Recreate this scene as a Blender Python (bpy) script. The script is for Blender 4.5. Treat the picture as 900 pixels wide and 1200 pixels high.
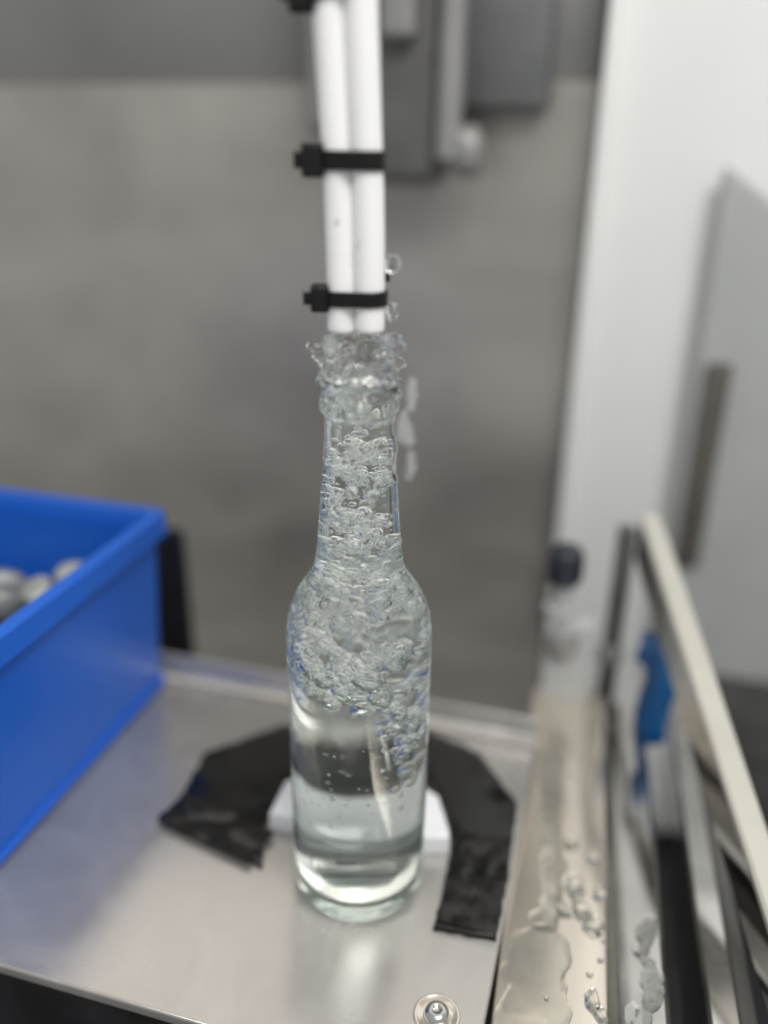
import bpy, bmesh, math, random
from mathutils import Vector, Matrix, noise

# ------------------------------------------------------------------ camera
S = bpy.context.scene
COL = S.collection
for o in list(bpy.data.objects):
    bpy.data.objects.remove(o)
cam = bpy.data.cameras.new('camera')
camo = bpy.data.objects.new('camera', cam); COL.objects.link(camo)
cam.sensor_fit = 'VERTICAL'; cam.sensor_height = 36.0; cam.sensor_width = 27.0
cam.lens = 30.0
cam.clip_start = 0.01; cam.clip_end = 50
dwn = Vector((-29, 2300, 1000)).normalized()          # straight down, seen in camera axes (x right, y down, z ahead)
upc = -dwn
ahead = Vector((0, 0, 1)); wyc = (ahead - upc * ahead.dot(upc)).normalized()
wxc = wyc.cross(upc)
if wxc.x < 0: wxc = -wxc
Rw = Matrix((wxc, wyc, upc))                           # world = Rw @ camera axes
base_c = Vector((-0.01186, 0.17383, 0.409))
cpos = -(Rw @ base_c)
m = Matrix.Identity(4)
for i, ax in enumerate((Vector((1, 0, 0)), Vector((0, -1, 0)), Vector((0, 0, -1)))):
    w = Rw @ ax
    for k in range(3): m[k][i] = w[k]
for k in range(3): m[k][3] = cpos[k]
camo.matrix_world = m
S.camera = camo
cam.dof.use_dof = True
cam.dof.focus_distance = 0.333
cam.dof.aperture_fstop = 1.9
cam.dof.aperture_blades = 0

# ------------------------------------------------------------------ light
W = bpy.data.worlds.new('World'); S.world = W; W.use_nodes = True
bg = W.node_tree.nodes['Background']
bg.inputs['Color'].default_value = (1.0, 0.995, 0.975, 1); bg.inputs['Strength'].default_value = 0.47

def area(name, loc, target, sx, sy, power, col):
    l = bpy.data.lights.new(name, 'AREA'); l.shape = 'RECTANGLE'; l.size = sx; l.size_y = sy
    l.energy = power; l.color = col
    o = bpy.data.objects.new(name, l); COL.objects.link(o); o.location = loc
    d = Vector(target) - Vector(loc); o.rotation_euler = d.to_track_quat('-Z', 'Y').to_euler()
    return o
area('ceiling_lamp', (0.35, -0.75, 1.35), (0.03, 0.05, 0.12), 0.8, 0.5, 18.5, (1.0, 0.98, 0.96))
area('rear_fill_light', (-0.1, 0.60, 1.35), (0.0, 0.0, 0.0), 1.5, 0.9, 3.6, (1.0, 0.90, 0.78))  # backlight added to brighten the bubbles, no visible source

S.view_settings.view_transform = 'Standard'; S.view_settings.look = 'None'
S.view_settings.exposure = 0.0; S.view_settings.gamma = 1.0
S.view_settings.use_curve_mapping = False
cy = S.cycles
cy.max_bounces = 40; cy.transmission_bounces = 40; cy.glossy_bounces = 12; cy.diffuse_bounces = 4
cy.transparent_max_bounces = 16
cy.caustics_reflective = True; cy.caustics_refractive = True; cy.blur_glossy = 0.6
cy.sample_clamp_indirect = 6.0
cy.use_denoising = True

# ------------------------------------------------------------------ helpers
A = math.radians(-15.5)                                # the whole fixture stands turned by this much
ca, sa = math.cos(A), math.sin(A)
def L(u, v, z=0.0): return Vector((u * ca - v * sa, u * sa + v * ca, z))
rnd = random.Random(7)

def mat(name, col=(.5, .5, .5), rough=.5, metal=0.0, **kw):
    mt = bpy.data.materials.new(name); mt.use_nodes = True
    b = mt.node_tree.nodes['Principled BSDF']
    b.inputs['Base Color'].default_value = (*col, 1); b.inputs['Roughness'].default_value = rough
    b.inputs['Metallic'].default_value = metal
    for k, v in kw.items(): b.inputs[k.replace('_', ' ')].default_value = v
    return mt
def nodes(mt): return mt.node_tree.nodes, mt.node_tree.links, mt.node_tree.nodes['Principled BSDF']
def mottle(mt, scale=(20, 20, 20), detail=4, col_amt=.15, rough_amt=.15, bump=.0, bdist=.001, dist=0.0):
    """noise over colour, roughness and fine relief in object coordinates"""
    N, K, b = nodes(mt)
    tc = N.new('ShaderNodeTexCoord'); mp = N.new('ShaderNodeMapping'); mp.inputs['Scale'].default_value = scale
    K.new(tc.outputs['Object'], mp.inputs['Vector'])
    n = N.new('ShaderNodeTexNoise'); n.inputs['Scale'].default_value = 1.0; n.inputs['Detail'].default_value = detail
    n.inputs['Distortion'].default_value = dist
    K.new(mp.outputs[0], n.inputs['Vector'])
    if col_amt:
        c = b.inputs['Base Color'].default_value[:3]
        mx = N.new('ShaderNodeMix'); mx.data_type = 'RGBA'
        mx.inputs[6].default_value = (*[max(0, x * (1 - col_amt)) for x in c], 1)
        mx.inputs[7].default_value = (*[min(1, x * (1 + col_amt)) for x in c], 1)
        rp = N.new('ShaderNodeMapRange'); rp.inputs[1].default_value = .3; rp.inputs[2].default_value = .7
        K.new(n.outputs['Fac'], rp.inputs[0]); K.new(rp.outputs[0], mx.inputs[0]); K.new(mx.outputs[2], b.inputs['Base Color'])
    if rough_amt:
        r = b.inputs['Roughness'].default_value
        rr = N.new('ShaderNodeMapRange'); rr.inputs[1].default_value = .3; rr.inputs[2].default_value = .7
        rr.inputs[3].default_value = max(.02, r - rough_amt); rr.inputs[4].default_value = min(1, r + rough_amt)
        K.new(n.outputs['Fac'], rr.inputs[0]); K.new(rr.outputs[0], b.inputs['Roughness'])
    if bump:
        bp = N.new('ShaderNodeBump'); bp.inputs['Strength'].default_value = bump; bp.inputs['Distance'].default_value = bdist
        K.new(n.outputs['Fac'], bp.inputs['Height']); K.new(bp.outputs[0], b.inputs['Normal'])
    return mt

def obj(name, bm, mt, parent=None, smooth=False, loc=None, rz=None):
    me = bpy.data.meshes.new(name); bm.normal_update(); bm.to_mesh(me); bm.free()
    me.materials.append(mt)
    if smooth:
        me.polygons.foreach_set('use_smooth', [True] * len(me.polygons))
    o = bpy.data.objects.new(name, me); COL.objects.link(o)
    if parent: o.parent = parent
    if loc is not None: o.location = loc
    if rz is not None: o.rotation_euler = (0, 0, rz)
    return o
def thing(name, label, cat, loc=(0, 0, 0), rz=0.0, group=None):
    o = bpy.data.objects.new(name, None); COL.objects.link(o); o.empty_display_size = .01
    o.location = loc; o.rotation_euler = (0, 0, rz); return tag(o, label, cat, group)
def tag(o, label, cat, group=None):
    o['label'] = label; o['category'] = cat
    if group: o['group'] = group
    return o
def sharp(o, ang=35):
    me = o.data
    me.polygons.foreach_set('use_smooth', [True] * len(me.polygons))
    me.set_sharp_from_angle(angle=math.radians(ang)); return o

def box(bm, x0, x1, y0, y1, z0, z1, bev=0.0, seg=2, taper=None):
    vs = [bm.verts.new((x, y, z)) for z in (z0, z1) for (x, y) in ((x0, y0), (x1, y0), (x1, y1), (x0, y1))]
    f = [bm.faces.new([vs[i] for i in q]) for q in ((3, 2, 1, 0), (4, 5, 6, 7), (0, 1, 5, 4), (1, 2, 6, 5), (2, 3, 7, 6), (3, 0, 4, 7))]
    if bev:
        es = {e for q in f for e in q.edges}
        bmesh.ops.bevel(bm, geom=list(es), offset=bev, segments=seg, affect='EDGES', profile=.5)
    return vs
def prism(bm, pts, z0, z1, bev=0.0, seg=2):
    """closed outline in x,y raised from z0 to z1"""
    lo = [bm.verts.new((x, y, z0)) for x, y in pts]; hi = [bm.verts.new((x, y, z1)) for x, y in pts]
    n = len(pts); fs = [bm.faces.new(lo[::-1]), bm.faces.new(hi)]
    for i in range(n): fs.append(bm.faces.new((lo[i], lo[(i + 1) % n], hi[(i + 1) % n], hi[i])))
    bmesh.ops.recalc_face_normals(bm, faces=fs)
    if bev:
        bmesh.ops.bevel(bm, geom=list(fs[1].edges), offset=bev, segments=seg, affect='EDGES', profile=.5)
def lathe(bm, prof, seg=64, cx=0, cy=0, close=False):
    rings = []
    for r, z in prof:
        if r < 1e-7: rings.append([bm.verts.new((cx, cy, z))])
        else: rings.append([bm.verts.new((cx + r * math.cos(2 * math.pi * i / seg), cy + r * math.sin(2 * math.pi * i / seg), z)) for i in range(seg)])
    fs = []
    prs = list(zip(rings[:-1], rings[1:]))
    if close: prs.append((rings[-1], rings[0]))
    for a, b in prs:
        for i in range(seg):
            j = (i + 1) % seg
            if len(a) == 1 and len(b) == 1: continue
            if len(a) == 1: fs.append(bm.faces.new((a[0], b[j], b[i])))
            elif len(b) == 1: fs.append(bm.faces.new((a[i], a[j], b[0])))
            else: fs.append(bm.faces.new((a[i], a[j], b[j], b[i])))
    bmesh.ops.recalc_face_normals(bm, faces=fs)
def tube(bm, path, rad, seg=20, caps=True, rads=None):
    rings = []
    for i, p in enumerate(path):
        p = Vector(p); a = Vector(path[max(0, i - 1)]); b = Vector(path[min(len(path) - 1, i + 1)])
        t = (b - a).normalized(); s = t.orthogonal().normalized() if i == 0 else (s - t * s.dot(t)).normalized()
        w = t.cross(s); r = rads[i] if rads else rad
        rings.append([bm.verts.new(p + (s * math.cos(2 * math.pi * k / seg) + w * math.sin(2 * math.pi * k / seg)) * r) for k in range(seg)])
    fs = []
    for a, b in zip(rings[:-1], rings[1:]):
        for k in range(seg): fs.append(bm.faces.new((a[k], a[(k + 1) % seg], b[(k + 1) % seg], b[k])))
    if caps: fs += [bm.faces.new(rings[0][::-1]), bm.faces.new(rings[-1])]
    bmesh.ops.recalc_face_normals(bm, faces=fs)
def smoothpath(pts, n=10):
    out = []
    P = [Vector(p) for p in pts]
    for i in range(len(P) - 1):
        p0, p1, p2, p3 = P[max(0, i - 1)], P[i], P[i + 1], P[min(len(P) - 1, i + 2)]
        for k in range(n):
            t = k / n
            out.append(.5 * ((2 * p1) + (p2 - p0) * t + (2 * p0 - 5 * p1 + 4 * p2 - p3) * t * t + (3 * p1 - p0 - 3 * p2 + p3) * t ** 3))
    out.append(P[-1]); return out
_ICO = {}
def _template(sub):
    if sub not in _ICO:
        b = bmesh.new(); bmesh.ops.create_icosphere(b, subdivisions=sub, radius=1.0); b.verts.index_update()
        _ICO[sub] = ([v.co.copy() for v in b.verts], [[v.index for v in f.verts] for f in b.faces]); b.free()
    return _ICO[sub]
def ico(bm, c, r, sub=2, sc=(1, 1, 1), lump=0.0, seed=0.0, freq=1.6, rot=None):
    V, F = _template(sub); c = Vector(c); off = Vector((seed, seed * 1.7, -seed)); vs = []
    for d in V:
        k = 1.0 + (lump * noise.noise(d * freq + off) if lump else 0)
        q = Vector((d.x * sc[0], d.y * sc[1], d.z * sc[2])) * (r * k)
        if rot: q = rot @ q
        vs.append(bm.verts.new(c + q))
    for f in F: bm.faces.new([vs[i] for i in f])
def remesh(name, bm, voxel, smooth_it=3):
    """fuse the shapes in bm into one skin; returns a new bmesh"""
    me = bpy.data.meshes.new(name); bm.to_mesh(me); bm.free()
    o = bpy.data.objects.new(name, me); COL.objects.link(o)
    md = o.modifiers.new('r', 'REMESH'); md.mode = 'VOXEL'; md.voxel_size = voxel
    if smooth_it:
        sm = o.modifiers.new('s', 'SMOOTH'); sm.factor = .5; sm.iterations = smooth_it
    dg = bpy.context.evaluated_depsgraph_get(); ev = o.evaluated_get(dg)
    nm = ev.to_mesh(); b2 = bmesh.new(); b2.from_mesh(nm); ev.to_mesh_clear()
    bpy.data.objects.remove(o); bpy.data.meshes.remove(me)
    return b2

# ------------------------------------------------------------------ materials
steel_plate = mottle(mat('satin_steel_plate', (.45, .438, .418), .22, .62), (30, 30, 30), 7, .09, .07, .03, .0004, 1.0)
steel_wall = mottle(mat('brushed_steel_wall', (.42, .405, .376), .38, .55), (7, 7, 11), 4, .16, .08, .04, .002, .6)
steel_head = mottle(mat('dull_steel_header', (.24, .24, .23), .45, .5), (8, 8, 8), 3, .10, .06)
steel_rail = mottle(mat('polished_steel_rail', (.76, .70, .61), .18, .75), (25, 25, 25), 3, .03, .04, .01, .0003)
steel_dark = mottle(mat('stained_steel', (.62, .61, .585), .10, 1.0), (25, 40, 25), 4, .15, .05)
chrome = mottle(mat('polished_screw_steel', (.62, .61, .59), .22, 1.0), (300, 300, 300), 2, .04, .05)
rod_m = mottle(mat('dull_rod_metal', (.30, .30, .29), .5, .3), (40, 40, 40), 3, .06, .06)
cream_m = mottle(mat('cream_painted_steel', (.52, .51, .46), .5, .2), (40, 40, 40), 3, .05, .06)
alu = mottle(mat('bright_aluminium', (.66, .66, .64), .38, .6), (40, 40, 40), 3, .06, .06)
white_panel_m = mottle(mat('white_enamel', (.82, .83, .815), .38), (12, 12, 12), 2, .015, .05)
grey_panel_m = mottle(mat('grey_enamel', (.42, .435, .43), .45), (12, 12, 12), 3, .06, .06)
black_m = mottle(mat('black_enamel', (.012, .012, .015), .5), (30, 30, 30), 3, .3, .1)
dark_m = mottle(mat('dark_grey_metal', (.11, .11, .105), .5, .3), (30, 30, 30), 3, .2, .1)
blue_m = mottle(mat('blue_polypropylene', (.008, .115, .58), .34, 0, Specular_IOR_Level=.5), (14, 14, 14), 3, .06, .05)
hose_m = mottle(mat('blue_silicone', (.004, .085, .25), .35), (60, 60, 60), 2, .08, .06)
tube_m = mottle(mat('white_polyethylene', (.88, .885, .89), .33, 0, Subsurface_Weight=.5, Subsurface_Scale=.004, Subsurface_Radius=(1, 1, 1)), (120, 120, 40), 3, .012, .05)
tie_m = mottle(mat('black_nylon', (.006, .006, .007), .42, 0, Specular_IOR_Level=.3), (400, 400, 400), 3, .25, .08, .06, .0003)
tape_m = mottle(mat('black_tape', (.007, .007, .007), .17, 0, Specular_IOR_Level=.5), (45, 45, 45), 3, .3, .08, .22, .0020, .6)
white_block_m = mottle(mat('white_plastic_block', (.80, .82, .84), .4), (90, 90, 90), 3, .03, .06)
cap_m = mottle(mat('pale_grey_cap', (.27, .285, .26), .45, .2), (90, 90, 90), 3, .12, .08)
mid_m = mottle(mat('grey_fitting', (.17, .18, .19), .4, .3), (90, 90, 90), 3, .12, .08)
slot_m = mottle(mat('brown_grey_metal', (.12, .11, .095), .5, .2), (30, 30, 30), 3, .15, .08)
navy_m = mottle(mat('navy_rubber', (.018, .022, .035), .5), (90, 90, 90), 3, .15, .06)

def grain(mt, scale, strength, dist):
    """fine brushed lines across the metal, on top of what mottle gave"""
    N, K, b = nodes(mt)
    tc = N.new('ShaderNodeTexCoord'); mp = N.new('ShaderNodeMapping'); mp.inputs['Scale'].default_value = scale
    n = N.new('ShaderNodeTexNoise'); n.inputs['Scale'].default_value = 1.0; n.inputs['Detail'].default_value = 3
    bp = N.new('ShaderNodeBump'); bp.inputs['Strength'].default_value = strength; bp.inputs['Distance'].default_value = dist
    K.new(tc.outputs['Object'], mp.inputs['Vector']); K.new(mp.outputs[0], n.inputs['Vector']); K.new(n.outputs['Fac'], bp.inputs['Height'])
    if b.inputs['Normal'].is_linked: K.new(b.inputs['Normal'].links[0].from_socket, bp.inputs['Normal'])
    K.new(bp.outputs[0], b.inputs['Normal'])
grain(steel_plate, (25, 900, 25), .10, .0004)
grain(steel_rail, (900, 12, 25), .06, .0003)
grain(steel_wall, (12, 12, 320), .10, .0010)
def glassy(name, ior, col=(1, 1, 1), rough=0.0):
    mt = bpy.data.materials.new(name); mt.use_nodes = True
    N, K = mt.node_tree.nodes, mt.node_tree.links
    N.remove(N['Principled BSDF'])
    g = N.new('ShaderNodeBsdfGlass'); g.inputs['IOR'].default_value = ior; g.inputs['Color'].default_value = (*col, 1)
    g.inputs['Roughness'].default_value = rough
    # faint unevenness of the surface
    tc = N.new('ShaderNodeTexCoord'); n = N.new('ShaderNodeTexNoise'); n.inputs['Scale'].default_value = 45; n.inputs['Detail'].default_value = 1
    bp = N.new('ShaderNodeBump'); bp.inputs['Strength'].default_value = .12; bp.inputs['Distance'].default_value = .0012
    K.new(tc.outputs['Object'], n.inputs['Vector']); K.new(n.outputs['Fac'], bp.inputs['Height']); K.new(bp.outputs[0], g.inputs['Normal'])
    K.new(g.outputs[0], N['Material Output'].inputs['Surface'])
    return mt
glass_m = glassy('clear_flint_glass', 1.5, (.975, .988, .980))
water_m = glassy('water', 1.333, (.985, .992, .990))
air_m = glassy('air_bubble', .75)
spray_m = mat('aerated_water', (.93, .95, .96), .25, 0, Transmission_Weight=.80, IOR=1.2)

# ------------------------------------------------------------------ setting
bm = bmesh.new()
prism(bm, [(-.42, -.0895), (.0705, -.0895), (.0705, .128), (-.42, .128)], -.005, 0, .0012, 3)
plate = obj('work_plate', bm, steel_plate, rz=A); plate['kind'] = 'structure'
sharp(plate)
bm = bmesh.new(); box(bm, -.42, .0685, -.0860, .126, -.0095, -.0054, .0005)
lip = obj('folded_edge', bm, steel_rail, plate)
# fillet where the plate turns up into the wall
bm = bmesh.new()
pr = [(.1265 - .010 * (1 - math.sin(t * math.pi / 16)), .0102 - .010 * math.cos(t * math.pi / 16)) for t in range(9)]
pr += [(.1275, .0125), (.1290, .0128), (.1296, .0118), (.1296, -.03)]
ra = [bm.verts.new((-.42, y, z + .0004)) for y, z in pr]; rb = [bm.verts.new((.0700, y, z + .0004)) for y, z in pr]
for i in range(len(pr) - 1): bm.faces.new((ra[i], rb[i], rb[i + 1], ra[i + 1]))
fil = obj('corner_fillet', bm, steel_plate, plate, smooth=True)
# screw in the plate
sc = L(.0513, -.0598, 0)
scl = (0.0513, -0.0598)
bm = bmesh.new(); lathe(bm, [(.0030, .0003), (.0075, .0003), (.0082, .0009), (.0090, .0011), (.0095, .0004), (.0096, .0000)], 40, *scl)
ws = obj('washer', bm, steel_rail, plate, smooth=True)
bm = bmesh.new(); lathe(bm, [(.0052, .0004), (.0052, .0014), (.0046, .0028), (.0032, .0038), (.0017, .0041), (.0015, .0028), (0, .0027)], 32, *scl)
obj('screw', bm, chrome, plate, smooth=True)

bm = bmesh.new(); box(bm, -1.0, 0.054, .400, .410, -.30, 0.3638)
wall = obj('back_wall', bm, steel_wall, rz=A); wall['kind'] = 'structure'
bm = bmesh.new(); box(bm, -1.0, 0.054, .403, .412, 0.3641, .52, .0015, 2)
hd = sharp(obj('wall_header', bm, steel_head, wall), 60)
bm = bmesh.new(); box(bm, -1.1, 1.2, -.5, 1.1, -.305, -.30)
base = obj('machine_floor', bm, black_m, rz=A); base['kind'] = 'structure'
bm = bmesh.new(); box(bm, -.42, .066, -.083, .126, -.298, -.012, .002)
cab = obj('cabinet_body', bm, black_m, rz=A); cab['kind'] = 'structure'
bm = bmesh.new(); box(bm, -1.0, .0500, .132, .3995, -.225, -.20, .001)  # unseen ledge added so the wall mirrors steel instead of the black pit
ldg = obj('hidden_fill_ledge', bm, steel_plate, rz=A); ldg['kind'] = 'structure'
bm = bmesh.new(); box(bm, -.1, 1.1, .80, .82, -.30, .75)
rw = obj('rear_wall', bm, steel_head, rz=A); rw['kind'] = 'structure'

# ------------------------------------------------------------------ right hand panels
t = thing('side_panel', 'tall white enamelled machine panel right of the steel wall', 'panel', L(.0560, .380), A)
bm = bmesh.new(); box(bm, 0, .80, .014, .034, -.29, .80, .003, 3); sharp(obj('panel_face', bm, white_panel_m, t))
bm = bmesh.new(); box(bm, .0005, .0075, -.003, .0138, -.06, .80, .0015, 2); sharp(obj('edge_fold', bm, white_panel_m, t))
t = thing('cover_panel', 'grey machine cover with sloping top edge at the right edge', 'panel', L(.1474, .375), A)
bm = bmesh.new()
lo = [(.000, -.094), (.65, -.094), (.65, -.02), (.030, .288), (-.004, .3105)]
va = [bm.verts.new((x, 0, z)) for x, z in lo]; vb = [bm.verts.new((x, .010, z)) for x, z in lo]
bm.faces.new(va); bm.faces.new(vb[::-1])
for i in range(5): bm.faces.new((va[i], vb[i], vb[(i + 1) % 5], va[(i + 1) % 5]))
bmesh.ops.recalc_face_normals(bm, faces=bm.faces[:]); bmesh.ops.bevel(bm, geom=bm.edges[:], offset=.003, segments=3, affect='EDGES')
sharp(obj('cover_face', bm, grey_panel_m, t))
bm = bmesh.new(); box(bm, .006, .024, -.0060, -.0004, .008, .176, .0028, 3); sharp(obj('handle_slot', bm, slot_m, t))
bm = bmesh.new(); box(bm, .038, .65, .001, .009, -.29, -.0945, .002); sharp(obj('skirt', bm, dark_m, t))
t = thing('support_post', 'thin dark post behind the wet rails', 'post', L(.108, .225), A)
bm = bmesh.new(); prism(bm, [(-.0055, -.003), (.0055, -.003), (.0065, .003), (.0055, .006), (-.0055, .006)], -.155, .100, .003, 3); sharp(obj('post', bm, dark_m, t))
bm = bmesh.new(); box(bm, -.0085, .0085, -.0050, -.0032, .000, .014, .001); sharp(obj('collar', bm, rod_m, t))

# ------------------------------------------------------------------ rails (they run away from us, falling slightly)
RD = Vector((-.0450, 1.0, -.0400))
def rail(name, prof, v0, v1, mt, parent):
    """prof: (u, z) cross-section at v=-0.05; swept along RD between v0 and v1"""
    bm = bmesh.new()
    def ring(v):
        k = v + .05
        return [bm.verts.new((u + RD.x * k, v, z + RD.z * k)) for u, z in prof]
    n = 24; R = [ring(v0 + (v1 - v0) * i / n) for i in range(n + 1)]
    for a, b in zip(R[:-1], R[1:]):
        for i in range(len(prof)): j = (i + 1) % len(prof); bm.faces.new((a[i], a[j], b[j], b[i]))
    bm.faces.new(R[0]); bm.faces.new(R[-1][::-1]); bmesh.ops.recalc_face_normals(bm, faces=bm.faces[:])
    return sharp(obj(name, bm, mt, parent), 30)
t = thing('steel_rail', 'broad wet steel rail with water drops, directly right of the plate', 'rail', (0, 0, 0), A)
rail('top_plate', [(.0725, -.006), (.0725, -.0035), (.0732, -.0026), (.0742, -.0022), (.1040, -.0022), (.1170, -.0024), (.1182, -.0030), (.1186, -.0042), (.1186, -.006)], -.16, .200, steel_rail, t)
rail('side_web', [(.0760, -.05), (.0760, -.0062), (.1150, -.0062), (.1150, -.05)], -.16, .198, steel_dark, t)
t = thing('guide_rail', 'narrow wet steel rail beside the black gap', 'rail', (0, 0, 0), A)
rail('top_strip', [(.1196, -.0215), (.1200, -.0150), (.1245, -.0100), (.1330, -.0085), (.1425, -.0085), (.1450, -.0110), (.1450, -.0215)], -.16, .205, steel_dark, t)
rail('side_web', [(.1215, -.07), (.1215, -.0217), (.1425, -.0217), (.1425, -.07)], -.16, .205, steel_dark, t)
t = thing('edge_bar', 'pale slanting steel bar at the right edge, beyond the black gap', 'rail', (0, 0, 0), A)
RDk = Vector((-.2875, 1.0, .381))
def brace(name, prof, v0, v1, mt, parent):
    bm = bmesh.new(); R = []
    for v in (v0, v1): R.append([bm.verts.new((.195 + u + RDk.x * (v + .03), v, .011 + z + RDk.z * (v + .03))) for u, z in prof])
    a, b = R
    for i in range(len(prof)): j = (i + 1) % len(prof); bm.faces.new((a[i], a[j], b[j], b[i]))
    bm.faces.new(a); bm.faces.new(b[::-1]); bmesh.ops.recalc_face_normals(bm, faces=bm.faces[:])
    return sharp(obj(name, bm, mt, parent), 30)
brace('top_strip', [(-.0065, -.004), (-.0065, -.001), (-.005, 0), (.005, 0), (.0065, -.001), (.0065, -.004)], -.11, .228, cream_m, t)
brace('side_web', [(-.0060, -.030), (-.0060, -.0042), (.0050, -.0042), (.0050, -.030)], -.11, .226, steel_dark, t)
t = thing('inner_bar', 'dark stained lower steel bar between black gap and pale bar', 'rail', (0, 0, 0), A)
rail('top_strip', [(.1610, -.060), (.1610, -.014), (.1625, -.012), (.1730, -.012), (.1745, -.014), (.1745, -.060)], -.16, .205, steel_dark, t)
rail('seal_strip', [(.1750, -.05), (.1750, -.018), (.1760, -.017), (.1815, -.017), (.1825, -.018), (.1825, -.05)], -.16, .205, dark_m, t)

# ------------------------------------------------------------------ blue bin
t = thing('storage_bin', 'bright blue open plastic storage bin against the steel wall', 'bin', L(-.166, .115), A)
def frame(off, z, c=.006, n=5):
    u0, u1, v0, v1 = -.21 - off, 0 + off, -.165 - off, 0 + off
    pts = []
    for (cx, cy, a0) in ((u1 - c, v1 - c, 0), (u0 + c, v1 - c, 90), (u0 + c, v0 + c, 180), (u1 - c, v0 + c, 270)):
        for k in range(n + 1):
            a = math.radians(a0 + 90 * k / n); pts.append((cx + c * math.cos(a), cy + c * math.sin(a), z))
    return pts
def skin(bm, fr, cap=False):
    R = [[bm.verts.new(p) for p in f] for f in fr]; n = len(R[0])
    for a, b in zip(R[:-1], R[1:]):
        for i in range(n): bm.faces.new((a[i], a[(i + 1) % n], b[(i + 1) % n], b[i]))
    return R
bm = bmesh.new()
R = skin(bm, [frame(-.001, .0006), frame(.0005, .0022), frame(.0010, .006), frame(-.0012, .0068), frame(.0035, .104), frame(.0010, .104), frame(-.004, .007)])
bm.faces.new(R[0][::-1]); bm.faces.new(R[-1]); bmesh.ops.recalc_face_normals(bm, faces=bm.faces[:])
sharp(obj('bin_body', bm, blue_m, t), 40)
bm = bmesh.new()
R = skin(bm, [frame(.0006, .1038), frame(.0006, .1192), frame(.0012, .1200), frame(.0075, .1200), frame(.0083, .1192), frame(.0086, .1060), frame(.0072, .1060), frame(.0066, .1172), frame(.0034, .1172), frame(.0034, .1038)])
n = len(R[0])
for i in range(n): bm.faces.new((R[-1][i], R[-1][(i + 1) % n], R[0][(i + 1) % n], R[0][i]))
bmesh.ops.recalc_face_normals(bm, faces=bm.faces[:]); sharp(obj('rim', bm, blue_m, t), 40)

t = thing('bin_shade_post', 'added black upright imitating shade behind the right rear corner of the blue bin', 'post', L(-.208, .200, -.20), A)  # black post standing in for the shadow at the bin corner
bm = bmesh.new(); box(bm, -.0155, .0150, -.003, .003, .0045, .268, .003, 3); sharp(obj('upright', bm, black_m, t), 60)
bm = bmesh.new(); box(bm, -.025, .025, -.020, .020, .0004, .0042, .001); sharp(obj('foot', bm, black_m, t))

def cap_obj(name, loc, tilt, r, h, label):
    bm = bmesh.new(); seg = 36
    pr = [(0, h), (r * .8, h), (r * .95, h * .93), (r, h * .8), (r, 0), (r * .9, 0), (r * .88, h * .78), (0, h * .82)]
    lathe(bm, pr, seg)
    for v in bm.verts:
        if abs(math.hypot(v.co.x, v.co.y) - r) < 1e-5 and int(round(math.atan2(v.co.y, v.co.x) / (2 * math.pi) * seg)) % 2: v.co.x *= .96; v.co.y *= .96
    o = obj(name, bm, cap_m, smooth=True, loc=loc); o.rotation_euler = tilt; o.scale = (1, .72, .8); tag(o, label, 'fitting', 'pale fittings lying in the blue bin'); return o
caps = [(-.204, .092, .080, (.9, .3, .2), .014, .016, 'pale round fitting in the blue bin nearest its right wall'),
        (-.212, .066, .082, (.5, -.4, .9), .010, .014, 'small pale fitting in the blue bin left of the brightest one'),
        (-.240, .070, .082, (1.2, .2, .4), .016, .024, 'large dark grey fitting in the blue bin at the picture edge'),
        (-.217, .040, .082, (.2, .6, 1.4), .012, .018, 'pale fitting under the front rim of the blue bin')]
for i, (u, v, z, ti, r, h, lb) in enumerate(caps):
    o = cap_obj('round_fitting', L(u, v, z), ti, r, h, lb)
    if i == 2: o.data.materials[0] = mid_m
# loose layer of caps filling the bin below them
bm = bmesh.new()
for i in range(150):
    u = rnd.uniform(-.19, -.02); v = rnd.uniform(-.145, -.02); z = rnd.uniform(.012, .064)
    mtx = Matrix.Translation((u, v, z)) @ Matrix.Rotation(rnd.uniform(0, 6), 4, 'Z') @ Matrix.Rotation(rnd.uniform(-1, 1), 4, 'X')
    bmesh.ops.create_cone(bm, cap_ends=True, segments=10, radius1=.013, radius2=.012, depth=.012, matrix=mtx)
o = obj('fitting_heap', bm, cap_m, loc=L(-.166, .115), rz=A); tag(o, 'heap of pale round fittings at the bottom of the blue bin', 'fittings'); o['kind'] = 'stuff'

# ------------------------------------------------------------------ actuator on the wall, top of the picture
t = thing('wall_actuator', 'blurred dark machine block with pale rod on the steel wall', 'actuator', L(-.0607, .398), A)
slate_m = mottle(mat('slate_metal', (.17, .175, .18), .5, .4), (20, 20, 20), 3, .1, .06)
soft_m = mottle(mat('smoke_grey_metal', (.13, .13, .125), .5, .3), (20, 20, 20), 3, .2, .1)
bm = bmesh.new(); box(bm, -.050, .010, -.050, -.0012, .294, .470, .010, 4); sharp(obj('housing', bm, soft_m, t), 60)
bm = bmesh.new(); box(bm, .0105, .082, -.018, -.0012, .342, .470, .008, 4); sharp(obj('mount_plate', bm, slate_m, t), 60)
bm = bmesh.new(); tube(bm, [(.0180, -.052, .312), (.0180, -.052, .470)], .0090, 20); sharp(obj('rod', bm, rod_m, t))
bm = bmesh.new(); ico(bm, (.0310, -.048, .317), .0135, 3, (1, 1, 1.25), .25, 3); obj('nozzle_boss', bm, rod_m, t, smooth=True)
bm = bmesh.new(); box(bm, -.030, -.005, -.066, -.0505, .385, .470, .006, 3); sharp(obj('bracket', bm, rod_m, t), 60)
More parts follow.
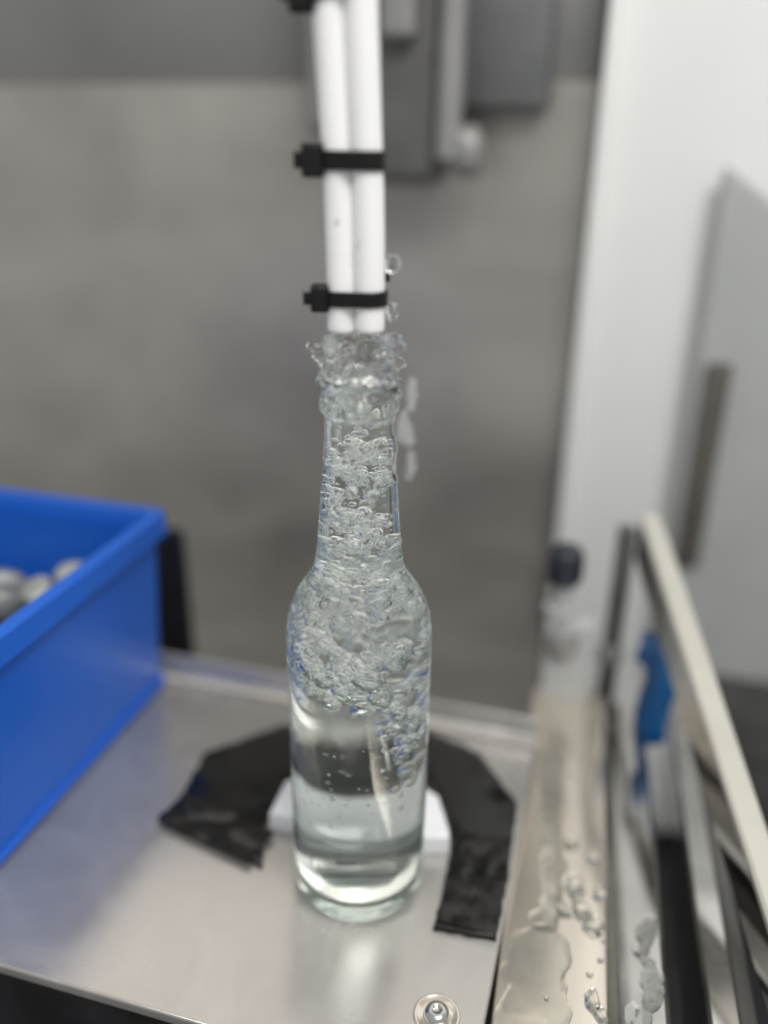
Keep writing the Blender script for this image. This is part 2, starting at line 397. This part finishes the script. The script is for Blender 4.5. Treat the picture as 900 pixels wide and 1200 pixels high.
bm = bmesh.new(); box(bm, -.095, -.0505, -.038, -.0012, .326, .470, .010, 4); sharp(obj('side_bracket', bm, mottle(mat('mid_grey_metal', (.28, .28, .27), .5, .5), (20, 20, 20), 3, .1, .06), t), 60)

# ------------------------------------------------------------------ knob and bracket at the far end of the rails
t = thing('clamp_knob', 'small dark round knob at the far end of the wet rail', 'knob', L(.0615, .214), A)
bm = bmesh.new(); lathe(bm, [(0, .092), (.008, .092), (.0105, .089), (.0112, .083), (.0112, .072), (.0098, .0685), (0, .0685)], 28, .012, -.014); obj('knob_head', bm, navy_m, t, smooth=True)
bm = bmesh.new(); lathe(bm, [(.006, .069), (.006, .051), (.011, .0505), (.011, .0452), (0, .0452)], 24, .012, -.014); sharp(obj('shank', bm, grey_panel_m, t))
t = thing('rail_bracket', 'grey bracket block under the dark knob', 'bracket', L(.0615, .214), A)
bm = bmesh.new(); box(bm, .003, .036, -.024, -.003, -.060, .045, .004, 3); sharp(obj('bracket_block', bm, grey_panel_m, t))
bm = bmesh.new(); lathe(bm, [(0, .005), (.0095, .005), (.011, .003), (.011, 0)], 24)
o = obj('bolt_head', bm, rod_m, t, smooth=True); o.location = (.015, -.0242, .030); o.rotation_euler = (math.pi / 2, 0, 0)

# blue hose loop
bm = bmesh.new()
hp = smoothpath([(.1235, .190, .0360), (.1310, .189, .0345), (.1375, .188, .0270), (.1400, .187, .0150), (.1380, .186, .0020), (.1370, .185, -.0120), (.1375, .185, -.0260)], 8)
tube(bm, hp, .0105, 20)
o = obj('hose', bm, hose_m, smooth=True, rz=A); tag(o, 'short blue hose loop between the steel rails', 'hose')

# ------------------------------------------------------------------ bottle holder
t = thing('bottle_holder', 'white bottle stop wrapped in black tape on the plate', 'holder', (0, 0, 0), A)
outer = [(-.1035, .0010), (-.1095, .0560), (-.0770, .0925), (-.034, .1075), (.0067, .1120), (.0392, .1018), (.0668, .0670), (.0690, .0200), (.0690, -.0190), (.0410, -.0215)]
inner = [(.0395, .0300), (.0300, .0540), (.0030, .0680), (-.0350, .0620), (-.0560, .0420), (-.0540, .0130), (-.0460, -.0100)]
def rough_line(pts, step=.004, amp=.0007):
    out = []
    n = len(pts)
    for i in range(n):
        a = Vector((*pts[i], 0)); b = Vector((*pts[(i + 1) % n], 0)); k = max(1, int((b - a).length / step))
        for j in range(k):
            p = a.lerp(b, j / k); d = amp if j else 0
            out.append((p.x + rnd.uniform(-d, d), p.y + rnd.uniform(-d, d)))
    return out
bm = bmesh.new(); prism(bm, rough_line(outer + inner), .0003, .0034, .0008, 2); sharp(obj('tape_base', bm, tape_m, t), 50)
strips = [((-.1060, .0115), (-.0500, -.0005), .022, .0045), ((.0420, -.0035), (.0688, -.0030), .031, .0045), ((.0425, .024), (.0672, .026), .026, .0042)]
for (a, b, w, z) in strips:
    a = Vector(a); b = Vector(b); d = (b - a).normalized(); s = Vector((-d.y, d.x)) * w / 2
    bm = bmesh.new(); n, q = 16, 8; g = []
    ln = (b - a).length; sd = rnd.uniform(0, 50)
    for i in range(n + 1):
        row = []
        for j in range(q + 1):
            p = a.lerp(b, i / n) + s * (2 * j / q - 1)
            if i in (0, n): p = p + d * rnd.uniform(-.0008, .0008)
            zz = z + .0010 * noise.noise(Vector((p.x * 110 + sd, p.y * 110, 0))) + .0004 * noise.noise(Vector((p.x * 400, p.y * 400, sd)))
            row.append(bm.verts.new((p.x, p.y, zz)))
        g.append(row)
    fs = [bm.faces.new((g[i][j], g[i + 1][j], g[i + 1][j + 1], g[i][j + 1])) for i in range(n) for j in range(q)]
    bmesh.ops.recalc_face_normals(bm, faces=fs)
    ext = bmesh.ops.extrude_face_region(bm, geom=fs)
    for v in [e for e in ext['geom'] if isinstance(e, bmesh.types.BMVert)]: v.co.z -= (z - .0032)
    bmesh.ops.recalc_face_normals(bm, faces=bm.faces[:])
    sharp(obj('tape_strip', bm, tape_m, t), 50)
arc = [(.0335 * math.cos(math.radians(x)), .0335 * math.sin(math.radians(x))) for x in range(152, 33, -7)]
blk = [(-.0525, .0155)] + arc + [(.0385, .0250), (.0372, .0300), (.0270, .0520), (.0020, .0640), (-.0340, .0590), (-.0535, .0400)]
bm = bmesh.new(); prism(bm, blk, .0003, .0105, .0012, 3); sharp(obj('stop_block', bm, white_block_m, t), 40)

# ------------------------------------------------------------------ bottle
OUT = [(0, .0045), (.010, .0040), (.018, .0022), (.0225, .0006), (.0250, .0000), (.0272, .0006), (.0289, .0026), (.0300, .0060), (.0305, .0105), (.0305, .020), (.0305, .05), (.0305, .09), (.0305, .126),
       (.0304, .133), (.0300, .139), (.0291, .145), (.0275, .150), (.0252, .1550), (.0226, .1590), (.0202, .1625), (.0184, .1660), (.0175, .1700), (.0168, .176), (.0160, .186), (.0150, .199), (.0139, .213), (.0132, .224),
       (.0131, .2285), (.0136, .2300), (.0146, .2308), (.0150, .2320), (.0150, .2345), (.0144, .2358), (.0142, .2372), (.0148, .2386), (.0149, .2404), (.0146, .2420), (.0138, .2430), (.0126, .2430)]
def inner_r(z):
    lo = [(p[1], p[0]) for p in OUT[8:30]]
    for (z0, r0), (z1, r1) in zip(lo[:-1], lo[1:]):
        if z <= z1: return r0 + (r1 - r0) * max(0, (z - z0) / (z1 - z0)) - (.0026 if z < .22 else .0030)
    return .0106
INN = [(.0108, .2418), (.0104, .2385), (.0104, .226)]
z = .222
while z > .016:
    INN.append((inner_r(z), z)); z -= .004
INN += [(.0275, .0125), (.0262, .0100), (.0235, .0085), (.019, .0082), (.012, .0090), (0, .0098)]
bt = thing('glass_bottle', 'clear long-necked glass bottle full of bubbling water', 'bottle')
bm = bmesh.new(); lathe(bm, OUT + INN, 96); obj('glass', bm, glass_m, bt, smooth=True)

# ------------------------------------------------------------------ water with its bubbles and froth
wt = thing('water', 'clear bubbling water filling the bottle and foaming over its mouth', 'water', (0, 0, .009))
e = .00018
WP = [(0, .2440), (.006, .2438), (.0104 + e, .2420)] + [(r + e, z) for r, z in INN[1:-1]] + [(0, .0098 - e)]
bm = bmesh.new(); lathe(bm, [(r, z - .009) for r, z in WP], 96); obj('liquid', bm, water_m, wt, smooth=True)

def shape(bm, c, r, sub):
    sx = rnd.uniform(.9, 1.5); sz = rnd.uniform(.65, 1.0)
    rot = Matrix.Rotation(rnd.uniform(0, 6.3), 3, 'Z') @ Matrix.Rotation(rnd.gauss(0, .35), 3, 'Y')
    ico(bm, c, r, sub, (sx, rnd.uniform(.8, 1.1), sz), rnd.uniform(.05, .45), rnd.uniform(0, 90), 1.2, rot)
bm = bmesh.new()
cnt = 0
while cnt < 290:                                     # neck: clumps with clear water between
    z = rnd.uniform(.158, .236); R0 = inner_r(z) - .0014; a = rnd.uniform(0, 6.2832); rr = R0 * math.sqrt(rnd.random())
    x, y = rr * math.cos(a), rr * math.sin(a)
    dens = (1.0 if z < .213 else .70) * (.35 if x > .0075 else 1.0)
    if rnd.random() > dens or noise.noise(Vector((x * 70, y * 70, z * 110))) < -.14: continue
    r = min(.0030, .0008 + rnd.expovariate(1 / .0007)); k = max(0, min(rr, R0 - r * .9)) / max(rr, 1e-6)
    shape(bm, (x * k, y * k, z - .009), r, 3); cnt += 1
def floor_of(x, y): return .087 - .028 * max(-.25, min(1, (x - .001) / .014)) + .007 * noise.noise(Vector((x * 90, y * 90, 3)))
cnt = 0
while cnt < 230:                                     # shoulder and upper body
    z = rnd.uniform(.060, .163); R0 = inner_r(z) - .0016; a = rnd.uniform(0, 6.2832); rr = R0 * rnd.random() ** .38
    x, y = rr * math.cos(a), rr * math.sin(a)
    low = floor_of(x, y)
    if z < low or rnd.random() > min(1, (z - low) / .030 + .15): continue
    big = min(1, (z - low) / .02 + .25)
    r = min(.0056, .0013 + rnd.expovariate(1 / .0017)) * big
    k = max(0, min(rr, R0 - r)) / max(rr, 1e-6)
    shape(bm, (x * k, y * k, z - .009), r, 3); cnt += 1
for i in range(950):                                 # fine bubbles between the large ones
    z = rnd.uniform(.058, .236); R0 = inner_r(z) - .0012; a = rnd.uniform(0, 6.2832); rr = R0 * math.sqrt(rnd.random())
    x, y = rr * math.cos(a), rr * math.sin(a); low = floor_of(x, y) - .004
    if z < low or rnd.random() > min(1, (z - low) / .02 + .1): continue
    if z > .158 and x > .008 and rnd.random() < .7: continue
    if noise.noise(Vector((x * 120, y * 120, z * 120))) < .02: continue
    ico(bm, (x, y, z - .009), min(.0009, .0003 + rnd.expovariate(1 / .00025)), 2, (1.2, 1, .85))
for i in range(60):                                  # stray fine bubbles in the clear water
    z = rnd.uniform(.045, .095); a = rnd.uniform(0, 6.28); rr = .025 * math.sqrt(rnd.random())
    ico(bm, (rr * math.cos(a), rr * math.sin(a), z - .009), rnd.uniform(.0003, .0007), 2)
o = obj('bubbles', bm, air_m, wt, smooth=True); o['kind'] = 'stuff'

bm = bmesh.new()                                     # water heaped up over the mouth
prz = [(.0125, .2405), (.0138, .2425), (.0134, .246), (.0125, .250), (.0118, .254), (.0105, .2575), (.006, .259), (0, .2595)]
lathe(bm, [(0, .2405)] + prz, 40)
for v in bm.verts:
    d = noise.noise(v.co * 260) * .0016; q = Vector((v.co.x, v.co.y, 0))
    if q.length > 1e-5: v.co += q.normalized() * d
for i in range(50):
    z = rnd.uniform(.2415, .259); a = rnd.uniform(0, 6.2832); rr = .0130 - max(0, z - .25) * .10 + rnd.gauss(0, .0008)
    ico(bm, (rr * math.cos(a), rr * math.sin(a), z), min(.0036, .0013 + rnd.expovariate(1 / .0008)), 2, (1.1, 1.1, rnd.uniform(.7, 1.1)), .4, rnd.uniform(0, 50))
for (x, y, z, r) in [(-.0150, -.003, .2540, .0020), (-.0170, -.003, .2552, .0015), (-.0142, -.002, .2515, .0022), (-.0182, -.002, .2543, .0009), (.0138, -.004, .2555, .0026), (.0128, -.005, .2590, .0020), (.0140, .001, .2485, .0026)]:
    ico(bm, (x, y, z), r, 3, (1.2, 1, .9), .6, x * 900)
for i in range(34):                                  # spilling over the lip
    a = rnd.uniform(0, 6.2832); z = rnd.uniform(.2345, .2440)
    ico(bm, (.0146 * math.cos(a), .0146 * math.sin(a), z), rnd.uniform(.0009, .0019), 2, (1, 1, rnd.uniform(.9, 1.6)), .3, rnd.uniform(0, 50))
for i in range(26):                                  # and down the right side of the neck
    z = .238 - i * .0013; a = math.radians(-18 + 9 * math.sin(i * .5)); r0 = inner_r(z) + .0029
    ico(bm, (r0 * math.cos(a), r0 * math.sin(a), z), rnd.uniform(.0008, .0014), 2, (.7, 1.2, 1.4), .3, rnd.uniform(0, 50))
for v in bm.verts: v.co.z -= .009
fb = remesh('tmp', bm, .00034, 12)
obj('froth', fb, water_m, wt, smooth=True)
bm = bmesh.new()                                     # air caught in the froth
for i in range(55):
    z = rnd.uniform(.242, .2575); a = rnd.uniform(0, 6.2832); rr = .0105 * math.sqrt(rnd.random())
    shape(bm, (rr * math.cos(a), rr * math.sin(a), z - .009), min(.0016, .0004 + rnd.expovariate(1 / .0005)), 2)
o = obj('froth_bubbles', bm, air_m, wt, smooth=True); o['kind'] = 'stuff'

# ------------------------------------------------------------------ tubes and cable ties
def tpath(xs): return smoothpath(xs, 8)
left_c = [(-.0061, -.0006, .2600), (-.0061, -.0006, .280), (-.0065, -.0006, .300), (-.0073, -.0006, .320), (-.0085, -.0006, .345), (-.0094, -.0006, .365), (-.0107, -.0006, .42)]
right_c = [(.0037, -.0026, .2605), (.0036, -.0026, .280), (.0032, -.0026, .300), (.0024, -.0026, .320), (.0013, -.0026, .345), (.0006, -.0026, .365), (-.0004, -.0026, .42)]
TR = .00535
def make_tube(c, label):
    P = tpath(c); b0 = P[0]
    P = [Vector((b0.x, b0.y, b0.z - .0000))] + [Vector((b0.x, b0.y, b0.z + .0006))] + [p for p in P if p.z > b0.z + .0012]
    rads = [TR - .0007, TR - .0001] + [TR] * (len(P) - 2)
    bm = bmesh.new(); tube(bm, P, TR, 40, True, rads)
    o = obj('white_tube', bm, tube_m, smooth=True); sharp(o, 60); tag(o, label, 'tube', 'white tubes tied in a pair'); return o
make_tube(left_c, 'left one of the two white plastic tubes above the bottle')
make_tube(right_c, 'right one of the two white plastic tubes above the bottle')

def at(c, z):
    for a, b in zip(c[:-1], c[1:]):
        if a[2] <= z <= b[2]: return Vector(a).lerp(Vector(b), (z - a[2]) / (b[2] - a[2]))
def tie(z, wd, label, tilt=0.0, headscale=1.0, tail=False):
    l, r = at(left_c, z), at(right_c, z); c = (l + r) / 2
    t = thing('cable_tie', label, 'cable tie', (c.x, c.y, z), 0, 'cable ties round the tubes')
    half = (r - l).to_2d().length / 2; tw = math.atan2(r.y - l.y, r.x - l.x); rr = TR + .0001; th = .0011
    pts = [(half, math.cos(math.radians(-90 + 180 * k / 24)), math.sin(math.radians(-90 + 180 * k / 24))) for k in range(25)] + \
          [(-half, math.cos(math.radians(90 + 180 * k / 24)), math.sin(math.radians(90 + 180 * k / 24))) for k in range(25)]
    bm = bmesh.new(); R = []
    for (cx, dx, dy) in pts:
        ring = []
        for (o_, zz) in ((0, -wd / 2), (th * .7, -wd / 2), (th, -wd / 2 + .0004), (th, wd / 2 - .0004), (th * .7, wd / 2), (0, wd / 2)):
            x = cx + dx * (rr + o_); y = dy * (rr + o_); x, y = x * math.cos(tw) - y * math.sin(tw), x * math.sin(tw) + y * math.cos(tw)
            ring.append(bm.verts.new((x, y, zz + x * tilt)))
        R.append(ring)
    n = len(R)
    for i in range(n):
        a, b = R[i], R[(i + 1) % n]
        for k in range(6): bm.faces.new((a[k], a[(k + 1) % 6], b[(k + 1) % 6], b[k]))
    bmesh.ops.recalc_face_normals(bm, faces=bm.faces[:]); sharp(obj('strap', bm, tie_m, t), 35)
    h = headscale; x1 = l.x - c.x - rr + .0010; zz = x1 * tilt
    bm = bmesh.new(); box(bm, x1 - .0068 * h, x1, -.0042, .0032, zz - .0050 * h, zz + .0050 * h, .0009, 3)
    box(bm, x1 - .0060 * h, x1 - .0012, -.0048, -.0040, zz - .0040 * h, zz + .0040 * h, .0003, 1)
    hd = sharp(obj('head', bm, tie_m, t), 35)
    bm = bmesh.new(); box(bm, x1 - .0068 * h - .0026, x1 - .0066 * h, -.0028, -.0014, zz - wd * .42, zz + wd * .42, .0003, 2); sharp(obj('tail_stub', bm, tie_m, t), 35)
    if tail:
        bm = bmesh.new(); box(bm, r.x - c.x + rr - .0012, r.x - c.x + rr + .0016, .0010, .0040, .0052, .0085, .0004); sharp(obj('tail_end', bm, tie_m, t), 35)
    return t
tie(.3166, .0061, 'black cable tie midway up the white tubes', .0, 1.05)
tie(.2722, .0052, 'lowest black cable tie, just above the frothing bottle mouth', .02, .92, True)
tie(.3675, .0060, 'topmost black cable tie, cut off by the picture top', .34, 1.12)

# ------------------------------------------------------------------ loose water: splashes and drops
def drop(name, loc, r, sc, lump, label, group, sub=3, rot=None, mt=None):
    bm = bmesh.new(); ico(bm, (0, 0, 0), r, sub, sc, lump, rnd.uniform(0, 80), 1.4, rot)
    o = obj(name, bm, mt or water_m, smooth=True, loc=loc); tag(o, label, 'water drop', group); return o
drop('water_droplet', (.0113, -.001, .2836), .0030, (1, 1, 1.1), .25, 'round clear droplet above the lowest cable tie, right of the tubes', 'flying drops')
drop('water_droplet', (.0118, .001, .2672), .0020, (1, 1, 1.5), .6, 'small clear droplet just under the lowest cable tie', 'flying drops')
def spray(pts, label):
    bm = bmesh.new()
    for (x, y, z, r) in pts: ico(bm, (x, y, z), r, 3, (.8, .8, 1.35), .3, x * 700 + z * 300)
    b2 = remesh('tmp', bm, .0004, 4); o = obj('water_splash', b2, spray_m, smooth=True); tag(o, label, 'splash', 'splashes beside the neck')
spray([(0.0226, .100, 0.2136, 0.0029), (0.0229, .100, 0.2088, 0.0034), (0.0224, .100, 0.2035, 0.0025)], 'upper blurred pale splash right of the bottle lip')
spray([(0.0196, .100, 0.1910, 0.0041), (0.0212, .100, 0.1868, 0.0036), (0.0181, .100, 0.1934, 0.0034), (0.0189, .100, 0.1981, 0.0023), (0.0174, .100, 0.1880, 0.0027)], 'middle blurred pale splash right of the bottle neck')
spray([(0.0229, .100, 0.1767, 0.0025), (0.0233, .100, 0.1714, 0.0029), (0.0222, .100, 0.1672, 0.0023)], 'lowest blurred pale splash right of the bottle neck')
for (x, z, r) in [(-.0072, .2975, .0008), (.0002, .2920, .0008)]:
    drop('water_droplet', (x, -.0060 if x < -.001 else -.0081, z), r, (1, .5, 1.2), .2, 'tiny droplet clinging to the ' + ('left' if x < -.001 else 'right') + ' white tube', 'clinging drops')

rc = [(20, .200), (-40, .192), (-120, .183), (-75, .205), (10, .176), (-60, .178), (-30, .216), (-140, .168), (-20, .1585), (-95, .1565), (-50, .140), (-130, .128), (-25, .112), (-70, .098), (-110, .072), (-15, .083), (-160, .148), (0, .145)]
for i, (a, z) in enumerate(rc):                      # small drops on the outside of the glass
    r0 = [p for p in OUT[6:30]]; q = None
    for (ra_, za_), (rb_, zb_) in zip(r0[:-1], r0[1:]):
        if za_ <= z <= zb_: q = ra_ + (rb_ - ra_) * (z - za_) / (zb_ - za_)
    a = math.radians(a); r = rnd.uniform(.0006, .0013)
    drop('water_droplet', (q * math.cos(a), q * math.sin(a), z), r, (.55, 1, rnd.uniform(1.0, 1.5)), .25, 'small water drop clinging to the outside of the glass ' + ('neck' if z > .160 else 'bottle body'), 'drops on the ' + ('neck' if z > .160 else 'bottle body'), 2, Matrix.Rotation(a, 3, 'Z'))
def rail_z(u, v, top): return top + RD.z * (v + .05)
def sessile(u, v, top, r, h, label, group, el=1.0, ang=0.0):
    bm = bmesh.new(); sd = rnd.uniform(0, 99); R = []
    for i in range(7):
        a = i / 6 * math.pi / 2; ring = []
        for k in range(24):
            ph = 2 * math.pi * k / 24
            q = r * math.cos(a) * (1 + .28 * noise.noise(Vector((math.cos(ph) * 1.3 + sd, math.sin(ph) * 1.3, sd))))
            x, y = q * math.cos(ph), q * math.sin(ph) * el
            x, y = x * math.cos(ang) - y * math.sin(ang), x * math.sin(ang) + y * math.cos(ang)
            ring.append(bm.verts.new((x, y, h * math.sin(a) ** .8 + y * RD.z)) if i < 6 else None)
        R.append(ring)
    tp = bm.verts.new((0, 0, h)); bt_ = bm.verts.new((0, 0, -.0002))
    for a, b in zip(R[:-2], R[1:-1]):
        for k in range(24): bm.faces.new((a[k], a[(k + 1) % 24], b[(k + 1) % 24], b[k]))
    for k in range(24):
        bm.faces.new((R[5][k], R[5][(k + 1) % 24], tp)); bm.faces.new((R[0][(k + 1) % 24], R[0][k], bt_))
    bmesh.ops.recalc_face_normals(bm, faces=bm.faces[:])
    o = obj('water_drop', bm, water_m, smooth=True, loc=L(u, v, rail_z(u, v, top) + .0003), rz=A); tag(o, label, 'water drop', group)
g = 'water drops on the broad rail'
big = [(.1118, -.0335, .0030, .0013, 1.9, .1), (.1150, -.0390, .0028, .0014, 1.5, .5), (.1100, .0050, .0050, .0016, 1.2, -.3), (.1040, .0130, .0046, .0016, 1.4, .4), (.1005, .0260, .0050, .0016, 1.6, .1),
       (.0965, .0100, .0030, .0013, 1.3, .8), (.1140, -.0120, .0014, .0008, 1, 0), (.1120, .0250, .0034, .0013, 1.3, .2), (.1075, .0480, .0040, .0015, 1.2, 0), (.0960, .0560, .0040, .0014, 1.5, .3)]
for i in range(20): big.append((rnd.uniform(.080, .115), rnd.uniform(-.055, .15), rnd.uniform(.0006, .0017), rnd.uniform(.0004, .0009), rnd.uniform(.8, 1.5), rnd.uniform(0, 3)))
for (u, v, r, h, el, an) in big:
    sessile(u, v, -.0022, r, h * .85, 'clear water drop standing on the broad wet rail', g, el, an)
# films of water: a runlet along the rail, puddles on the narrow one
def film(name, blobs, top, thick, label, vox=.0007):
    bm = bmesh.new()
    for (u, v, r, el, an) in blobs:
        rot = Matrix.Rotation(an, 3, 'Z'); k = rail_z(u, v, top)
        ico(bm, (u, v, k), r, 3, (1, el, 1), .35, rnd.uniform(0, 90), 1.3, rot)
    b2 = remesh('tmp', bm, vox, 6)
    for w in b2.verts:
        k = rail_z(0, w.co.y, top); w.co.z = k + .0003 + max(-.0002, (w.co.z - k) * thick)
    o = obj(name, b2, water_m, smooth=True, rz=A); tag(o, label, 'water'); return o
run = [(.0905 - .0008 * i + rnd.uniform(-.001, .001), .012 + .0085 * i, .0060 + rnd.uniform(-.001, .001), 1.5, 0) for i in range(14)]
run += [(.0880, .0020, .0066, 1.0, 0)]
film('water_runlet', run, -.0022, .13, 'long clear runlet of water ending in a round drop on the broad rail')
film('water_film', [(.0885 + rnd.uniform(-.0018, .0018), -.014 - .0045 * i, .0132 + rnd.uniform(-.0012, .0008), 1.0, 0) for i in range(13)], -.0022, .030, 'thin water film on the near end of the broad rail')
pud = [(.1325 + rnd.uniform(-.0045, .0045), -.062 + .0068 * i + rnd.uniform(-.003, .003), rnd.uniform(.0030, .0052), rnd.uniform(.9, 1.9), rnd.uniform(-.4, .4)) for i in range(13)]
film('water_puddle', pud, -.0086, .13, 'broken puddle of water along the narrow wet rail')
